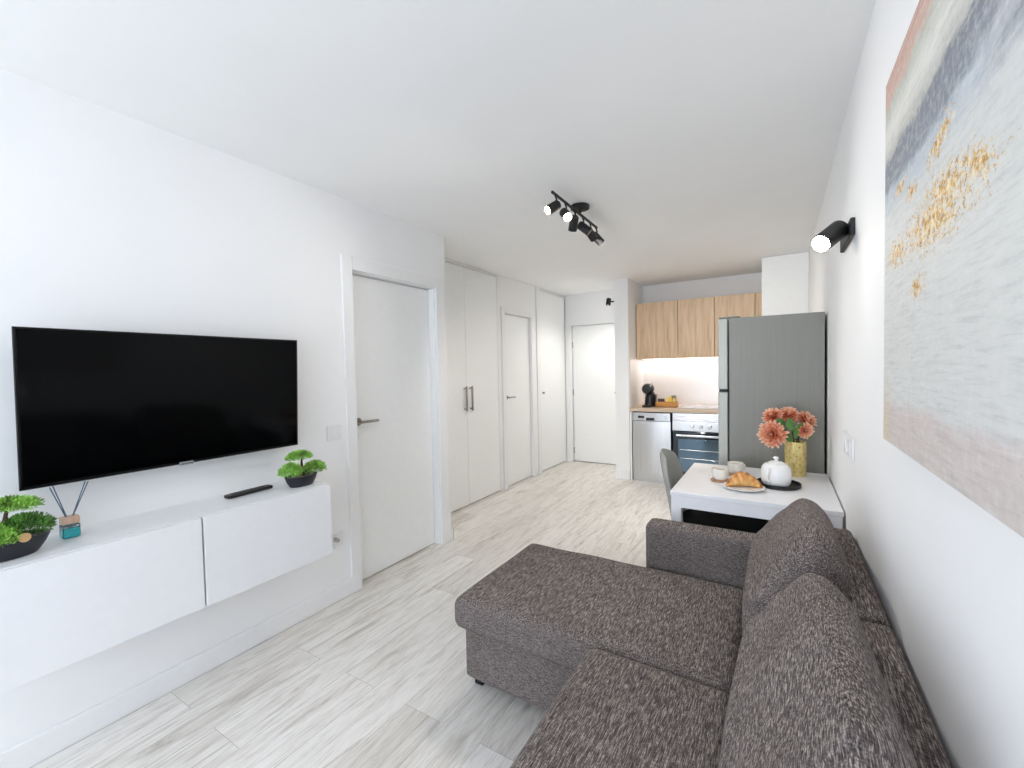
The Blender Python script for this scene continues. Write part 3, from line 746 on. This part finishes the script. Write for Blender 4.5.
for iv in range(NV):
    for iu in range(NU):
        bm.faces.new((fr[iv][iu], fr[iv][iu+1], fr[iv+1][iu+1], fr[iv+1][iu])); bm.faces.new((bk[iv][iu+1], bk[iv][iu], bk[iv+1][iu], bk[iv+1][iu+1]))
for iv in range(NV):
    bm.faces.new((fr[iv][0], fr[iv+1][0], bk[iv+1][0], bk[iv][0])); bm.faces.new((fr[iv+1][NU], fr[iv][NU], bk[iv][NU], bk[iv+1][NU]))
for iu in range(NU):
    bm.faces.new((fr[NV][iu], fr[NV][iu+1], bk[NV][iu+1], bk[NV][iu])); bm.faces.new((fr[0][iu+1], fr[0][iu], bk[0][iu], bk[0][iu+1]))
obj('backrest', bm, 'chair', ch)
bm = BM(); soft_box(bm, (-.545, 2.59, .425), (-.05, 3.01, .475), .024, 14, crown=.008); obj('seat', bm, 'seat_dark', ch)
for lx, ly, ex, ey in ((-.52, 2.64, -.56, 2.61), (-.52, 2.96, -.56, 2.99), (-.17, 2.64, -.14, 2.61), (-.17, 2.96, -.14, 2.99)):
    bm = BM(); tube(bm, [(lx, ly, .435), (ex, ey, .001)], [.013, .010], 12); obj('leg', bm, 'black_matte', ch)

# things on the table ------------------------------------------------
ZT = .7455
pl = obj('plate', lathe(BM(), [(0, .003), (.05, .003), (.055, 0), (.06, 0), (.075, .006), (.098, .013), (.101, .016), (.097, .017), (.072, .010), (.05, .007), (0, .007)], (-.160, 2.575, ZT), n=48), 'ceramic')
tag(pl, 'white round plate under the croissant', 'plate')
# croissant: a curved, ridged, tapering roll
bm = BM(); uvl = bm.loops.layers.uv.new('UVMap'); N, K = 72, 20; rings = []; tint = {}
p0 = Vector((-.247, 2.558, 0)); p1 = Vector((-.074, 2.608, 0)); ax = (p1-p0).normalized(); pr = Vector((-ax.y, ax.x, 0)); L = (p1-p0).length
for i in range(N+1):
    u = i/N; s = u*2-1
    seg = 0
    r = .039*max(.02, (1-abs(s)**1.7))**.72 + .003
    c = p0 + ax*(L*u) + pr*(.042*(1-s*s)-.018); c.z = ZT+.008+r*.86
    ring = []
    for k in range(K):
        a = 2*PI*k/K; seg = (u*5.6 + .35*math.cos(a)*(1 if s < 0 else -1) + .13*math.sin(3*a)) % 1.0
        q = r*(.80 + .26*math.sin(seg*PI)**.7*(.4+.6*(math.sin(a) > -.5)))
        v = bm.verts.new(c + pr*(q*1.05*math.cos(a)) + Vector((0, 0, q*.95*math.sin(a))))
        tint[v] = .15 + .75*math.sin(seg*PI)**.8*(.5+.5*math.sin(a)) + (.35 if abs(s) > .8 else 0)
        ring.append(v)
    rings.append(ring)
for a, b in zip(rings, rings[1:]):
    for k in range(K): bm.faces.new((a[k], a[(k+1) % K], b[(k+1) % K], b[k]))
bm.faces.new(rings[0][::-1]); bm.faces.new(rings[-1])
for f in bm.faces:
    for lp in f.loops: lp[uvl].uv = (min(1, tint[lp.vert]), 0)
cr = obj('croissant', bm, 'crust', angle=80); tag(cr, 'golden brown croissant lying on the white plate', 'croissant')

def cup(c, label, hd):
    t = thing('cup', label, 'cup', c, 'cups on wooden coasters')
    bm = BM(); lathe(bm, [(0, .001), (.028, .001), (.032, 0), (.037, .004), (.0425, .02), (.0445, .060), (.0435, .0615), (.042, .060), (.040, .02), (.034, .008), (0, .007)], c, n=36); b = obj('body', bm, 'cup', t)
    bm = BM(); pts = []
    for k in range(9):
        a = -1.25 + 2.5*k/8
        rr = .0415 + .020*math.cos(a); pts.append((c[0]+hd[0]*rr, c[1]+hd[1]*rr, c[2]+.032+.019*math.sin(a)))
    tube(bm, pts, .0042, 10); obj('handle', bm, 'cup', t)
    bm = BM(); lathe(bm, [(0, .047), (.0405, .047), (.0405, .0475), (0, .0476)], c, n=32); obj('drink', bm, 'tea', t)
    return t
for c, lc, lk, hd in (((-.283, 2.700, ZT+.0105), 'cream cup on a coaster beside the croissant, handle towards chair', 'wooden coaster under the cup nearest the chair', (-.95, -.3)),
                      ((-.222, 2.895, ZT+.0105), 'white cup on a coaster nearest the fridge, behind the croissant', 'wooden coaster under the cup nearest the fridge', (.8, .6))):
    co = obj('coaster', lathe(BM(), [(0, 0), (.049, 0), (.051, .003), (.051, .008), (.049, .010), (0, .010)], (c[0], c[1], ZT), n=36), 'coaster'); tag(co, lk, 'coaster', 'wooden coasters')
    cup(c, lc, hd)

ty = thing('serving_tray', 'round black tray under the white teapot', 'tray', (-.012, 2.685, ZT))
bm = BM(); lathe(bm, [(0, 0), (.099, 0), (.104, .003), (.105, .020), (.102, .021), (.100, .006), (0, .005)], (-.004, 2.727, ZT), n=48); obj('dish', bm, 'black_matte', ty)
tp = thing('teapot', 'white round-bellied ceramic teapot on the black tray', 'teapot', (-.022, 2.69, ZT+.0055))
c = (-.014, 2.715, ZT+.0055)
bm = BM(); lathe(bm, [(0, .002), (.05, .002), (.056, 0), (.062, .004), (.069, .020), (.0715, .045), (.071, .078), (.067, .098), (.055, .113), (.040, .118), (.034, .118), (0, .118)], c, n=44); obj('body', bm, 'ceramic', tp)
bm = BM(); lathe(bm, [(0, .1185), (.038, .1185), (.037, .123), (.024, .129), (.009, .131), (.007, .137), (.012, .142), (.014, .147), (.010, .153), (0, .155)], c, n=32); obj('lid', bm, 'ceramic', tp)
bm = BM(); hx, hy = -.42, -.907; pts = []
for k in range(11):
    a = -1.35 + 2.7*k/10; rr = .064 + .034*math.cos(a); pts.append((c[0]+hx*rr, c[1]+hy*rr, c[2]+.062+.036*math.sin(a)))
tube(bm, pts, .0065, 10); obj('handle', bm, 'ceramic', tp)
bm = BM(); pts = [(c[0]-hx*r_, c[1]-hy*r_, c[2]+h_) for r_, h_ in ((.062, .040), (.084, .052), (.098, .078), (.112, .100))]
tube(bm, pts, [.019, .014, .010, .008], 14); obj('spout', bm, 'ceramic', tp)

vc = (.082, 3.035, ZT)
va = thing('vase', 'hammered gold cylindrical vase holding the coral flowers', 'vase', vc)
bm = BM(); lathe(bm, [(0, .001), (.046, .001), (.05, 0), (.0525, .006), (.054, .08), (.055, .196), (.0555, .200), (.0525, .200), (.051, .19), (.049, .02), (0, .015)], vc, n=48)
obj('body', bm, 'gold', va)

def petal(bm, uvl, base, d, up, L, W, curl):
    d = d.normalized(); s = d.cross(up).normalized(); nrm = s.cross(d).normalized()
    prof = ((0, .25), (.35, .8), (.7, 1.0), (.9, .7), (1.0, .15)); prev = None
    for k, (u, w) in enumerate(prof):
        p = base + d*(L*u) + nrm*(curl*L*u*u)
        row = (bm.verts.new(p - s*W*w*.5 + nrm*W*.12*w), bm.verts.new(p - nrm*W*.08), bm.verts.new(p + s*W*w*.5 + nrm*W*.12*w)); 
        if prev:
            for i in range(2):
                f = bm.faces.new((prev[0][i], prev[0][i+1], row[i+1], row[i]))
                for lp, uu in zip(f.loops, (prev[1], prev[1], u, u)): lp[uvl].uv = (uu, .5)
        prev = (row, u)

def bloom(c, face, R, label, leaves):
    c = Vector(c); face = Vector(face).normalized()
    t = thing('flower', label, 'flower', c, 'coral flowers in the gold vase')
    x, y, z = frame_for(face)
    bm = BM(); uvl = bm.loops.layers.uv.new('UVMap')
    for ring, (n, el, L) in enumerate(((22, -.15, 1.0), (20, .15, .98), (18, .45, .90), (15, .75, .78), (11, 1.05, .62), (7, 1.3, .48))):
        for k in range(n):
            a = 2*PI*(k+.5*(ring % 2))/n + random.uniform(-.12, .12); e = el + random.uniform(-.12, .12)
            d = (x*math.cos(a) + y*math.sin(a))*math.cos(e) + z*math.sin(e)
            petal(bm, uvl, c + z*.002*ring, d, z, R*L*random.uniform(.85, 1.08), R*.27, .18)
    obj('petals', bm, 'petal', t, angle=60)
    nk = Vector((vc[0], vc[1], vc[2]+.20)) + Vector((random.uniform(-.025, .025), random.uniform(-.025, .025), 0))
    bt = Vector((vc[0] + (nk.x-vc[0])*-.6, vc[1], vc[2]+.03))
    bm = BM(); mid = (nk+c)/2 + Vector((0, 0, .015)) - face*.015
    tube(bm, [bt, nk, mid, c - face*.005], .0028, 8); obj('stem', bm, 'stem', t)
    for (lc, ld, LL) in leaves:
        bm = BM(); lc = Vector(lc); ld = Vector(ld).normalized(); s = ld.cross(Vector((.3, -1, .2))).normalized(); nn = s.cross(ld)
        prev = None
        for u, wd in ((0, .1), (.25, .8), (.5, 1), (.75, .7), (1, .05)):
            p = lc + ld*LL*u - nn*LL*.2*u*u
            row = [bm.verts.new(p - s*LL*.30*wd), bm.verts.new(p + nn*LL*.04), bm.verts.new(p + s*LL*.30*wd)]
            if prev:
                for i in range(2): bm.faces.new((prev[i], prev[i+1], row[i+1], row[i]))
            prev = row
        obj('leaf', bm, 'leaf', t)
bloom((-.028, 2.93, .994), (-.40, -.85, .10), .082, 'largest coral bloom drooping low over the teapot', [((.03, 2.96, 1.0), (-.5, -.5, .5), .06), ((.05, 2.97, .985), (-.3, -.8, .2), .06)])
bloom((-.028, 3.02, 1.085), (-.35, -.55, .65), .062, 'coral bloom at the upper edge above the drooping one', [((.03, 2.97, 1.05), (-.6, -.3, .5), .055), ((.02, 2.965, 1.03), (-.2, -.5, .9), .06), ((.045, 2.96, .99), (-.1, -.9, -.1), .05)])
bloom((.048, 3.03, 1.095), (.05, -.6, .75), .060, 'coral bloom topmost in the middle of the bunch', [((.06, 2.96, 1.02), (-.1, -.3, .9), .075), ((.07, 2.97, 1.0), (.4, -.5, .5), .06)])
bloom((.128, 3.04, 1.065), (.55, -.45, .6), .062, 'coral bloom leaning towards the white wall, high up', [((.10, 2.99, .985), (.7, -.3, .1), .065), ((.085, 2.965, 1.02), (.5, -.4, .7), .055)])
bloom((.122, 2.975, 1.02), (.30, -.85, .1), .050, 'small closed coral bloom low beside the vase rim', [((.085, 2.97, .975), (.1, -.6, .6), .06), ((.07, 2.97, .96), (-.5, -.5, .2), .055)])

# ------------------------------------------------------------------ sofa
sf = thing('sofa', 'brown-grey fabric corner sofa with chaise along the wall', 'sofa', (-.3, 1.2, 0))
F = 'fabric'
def wob(a, s):
    def fn(p):
        n_ = noise.noise(p*s); return p + Vector((0, 0, a*n_))
    return fn
bm = BM(); soft_box(bm, (-1.174, 1.472, .058), (-.10, 2.118, .312), .018, 20); obj('chaise_base', bm, F, sf)
def ch_fn(p):
    n_ = noise.noise(p*4.0)
    # rounded overhanging front and a soft belly
    p = p + Vector((0, 0, .006*n_))
    return p
bm = BM(); soft_box(bm, (-1.192, 1.405, .300), (-.105, 2.112, .440), .045, 30, ch_fn, .012); obj('chaise_cushion', bm, F, sf)
bm = BM(); soft_box(bm, (-.535, .0, .055), (-.10, 1.47, .312), .018, 16); obj('seat_base', bm, F, sf)
bm = BM(); soft_box(bm, (-.565, .0, .300), (-.105, 1.400, .452), .040, 30, ch_fn, .010); obj('seat_cushion', bm, F, sf)
bm = BM(); soft_box(bm, (-.558, 2.118, .055), (.232, 2.245, .637), .022, 20); obj('armrest', bm, F, sf)
bm = BM(); soft_box(bm, (-.558, -.13, .055), (.232, -.003, .637), .022, 14); obj('armrest', bm, F, sf)
bm = BM(); soft_box(bm, (.10, 1.392, .055), (.243, 2.116, .754), .024, 22); obj('backrest', bm, F, sf)
bm = BM(); soft_box(bm, (.10, .0, .055), (.243, 1.388, .754), .024, 22); obj('backrest', bm, F, sf)
for fx, fy in ((-1.142, 1.547), (-1.142, 2.06), (-.50, .05), (.18, .05), (.18, 2.18)):
    obj('foot', boxes(((fx-.022, fy-.022, .0005), (fx+.022, fy+.022, .0575)), bev=.004), 'black', sf, smooth=False)

def back_cushion(y0, y1, label, seed, creases=()):
    vs, fs = grid_cube(84); bm = BM(); out = []
    cy, hy = (y0+y1)/2, (y1-y0)/2; z0, z1 = .455, .944
    for p in vs:
        d = Vector(p); e, ey = (2.0 if p[2] > 0 else 2.8), (4.2 if p[1] > 0 else 6.0)
        r = ((abs(d.x)**e + abs(d.z)**e)**(ey/e) + abs(d.y)**ey)**(-1/ey)
        q = d*r
        # thinner towards the side seams, fuller in the belly
        v = q.z; u = q.y
        th = .134*(1-.16*max(0, v))
        x = q.x*th; z = (z0+z1)/2 + v*(z1-z0)/2; y = cy + u*hy
        if x < 0 and v > 0: x *= 1-.62*v
        x += .008 + .070*(v*.5+.5)
        w = noise.noise(Vector((x*5, y*4, z*5)) + Vector((seed, 0, 0)))
        g = noise.noise(Vector((y*9, z*16, seed*3.1)))
        edge = max(0, abs(u)-.60)/.40
        x += -.010*w
        z += .012*w*max(0, v) - .012*edge**2*max(0, v) - .055*(u*.5+.5)*max(0, v)
        pull = .008*math.sin(z*80+seed+y*22)*edge*(.5+g)
        ridge = noise.noise(Vector((y*26+3*noise.noise(Vector((x*6, y*5, z*6+seed))), x*7, z*7+seed*2)))
        z += .0085*ridge*max(0, v)**.5*(.25+edge)
        x -= pull
        if z < .756: x = min(x, .098)
        elif z < .79: x = min(x, .098 + (z-.756)*2.8)
        # crosswise creases near the far seam, and the tucked corner behind it
        for yc, am in creases:
            dy = (y - yc - .05*(x-.05) - .012*noise.noise(Vector((x*14, yc*30, z*9))))/.009
            z -= am*math.exp(-dy*dy)*max(0, v)**.5*(.5+.8*noise.noise(Vector((x*11+yc*40, seed, z*5)))+.3)
        y -= .045*(u if u > 0 else 0)**4*max(0, min(1, (x-.06)/.09))
        out.append(bm.verts.new((x, y, z)))
    for f in fs: bm.faces.new([out[i] for i in f])
    o = obj('back_cushion', bm, 'fabric_cushion'); tag(o, label, 'cushion', 'back cushions of the corner sofa')
back_cushion(1.412, 2.105, 'brown-grey sofa back cushion against the armrest near the table', 1.0)
back_cushion(.585, 1.384, 'brown-grey sofa back cushion closest to the viewer, wrinkled', 4.0, ((1.335, .010), (1.30, .007), (1.235, .006), (1.16, .004), (.66, .010), (.63, .008)))

# ------------------------------------------------------------------ light
W = bpy.data.worlds.new('World'); S.world = W; W.use_nodes = True
wn = W.node_tree.nodes; bg = wn['Background']
bg.inputs['Color'].default_value = (.78, .87, 1.0, 1); bg.inputs['Strength'].default_value = 4.6
pl_ = bpy.data.lights.new('window_portal', 'AREA'); pl_.shape = 'RECTANGLE'; pl_.size = 2.0; pl_.size_y = 2.3; pl_.cycles.is_portal = True
po = bpy.data.objects.new('window_portal', pl_); COL.objects.link(po); po.location = (-1.2, YR-.01, 1.15); po.rotation_euler = (PI/2, 0, 0)
al = bpy.data.lights.new('led_lamp', 'AREA'); al.shape = 'RECTANGLE'; al.size = 1.36; al.size_y = .02; al.energy = 2.1; al.color = (1, .95, .9)
ao = bpy.data.objects.new('led_lamp', al); COL.objects.link(ao); ao.location = (-.86, 5.912, 1.490); 

# ------------------------------------------------------------------ camera
yaw, pit, rol, fpx = .549873, -.0330790, -.0208810, 436.0
f = Vector((-math.sin(yaw)*math.cos(pit), math.cos(yaw)*math.cos(pit), math.sin(pit)))
r = f.cross(Vector((0, 0, 1))).normalized(); u = r.cross(f)
cs, sn = math.cos(rol), math.sin(rol)
r2 = r*cs + u*sn; u2 = u*cs - r*sn
cam = bpy.data.cameras.new('camera'); cam.sensor_width = 36; cam.lens = fpx/1024*36; cam.clip_start = .02
co = bpy.data.objects.new('camera', cam); COL.objects.link(co)
co.matrix_world = Matrix(((r2.x, u2.x, -f.x, 0), (r2.y, u2.y, -f.y, 0), (r2.z, u2.z, -f.z, 1.4), (0, 0, 0, 1)))
S.camera = co
S.cycles.use_denoising = True
S.cycles.max_bounces = 10; S.cycles.diffuse_bounces = 6; S.cycles.glossy_bounces = 4
S.cycles.sample_clamp_indirect = 8
vs_ = S.view_settings
vs_.view_transform = 'Standard'; vs_.look = 'None'; vs_.exposure = 0.56; vs_.gamma = 1; vs_.use_curve_mapping = False
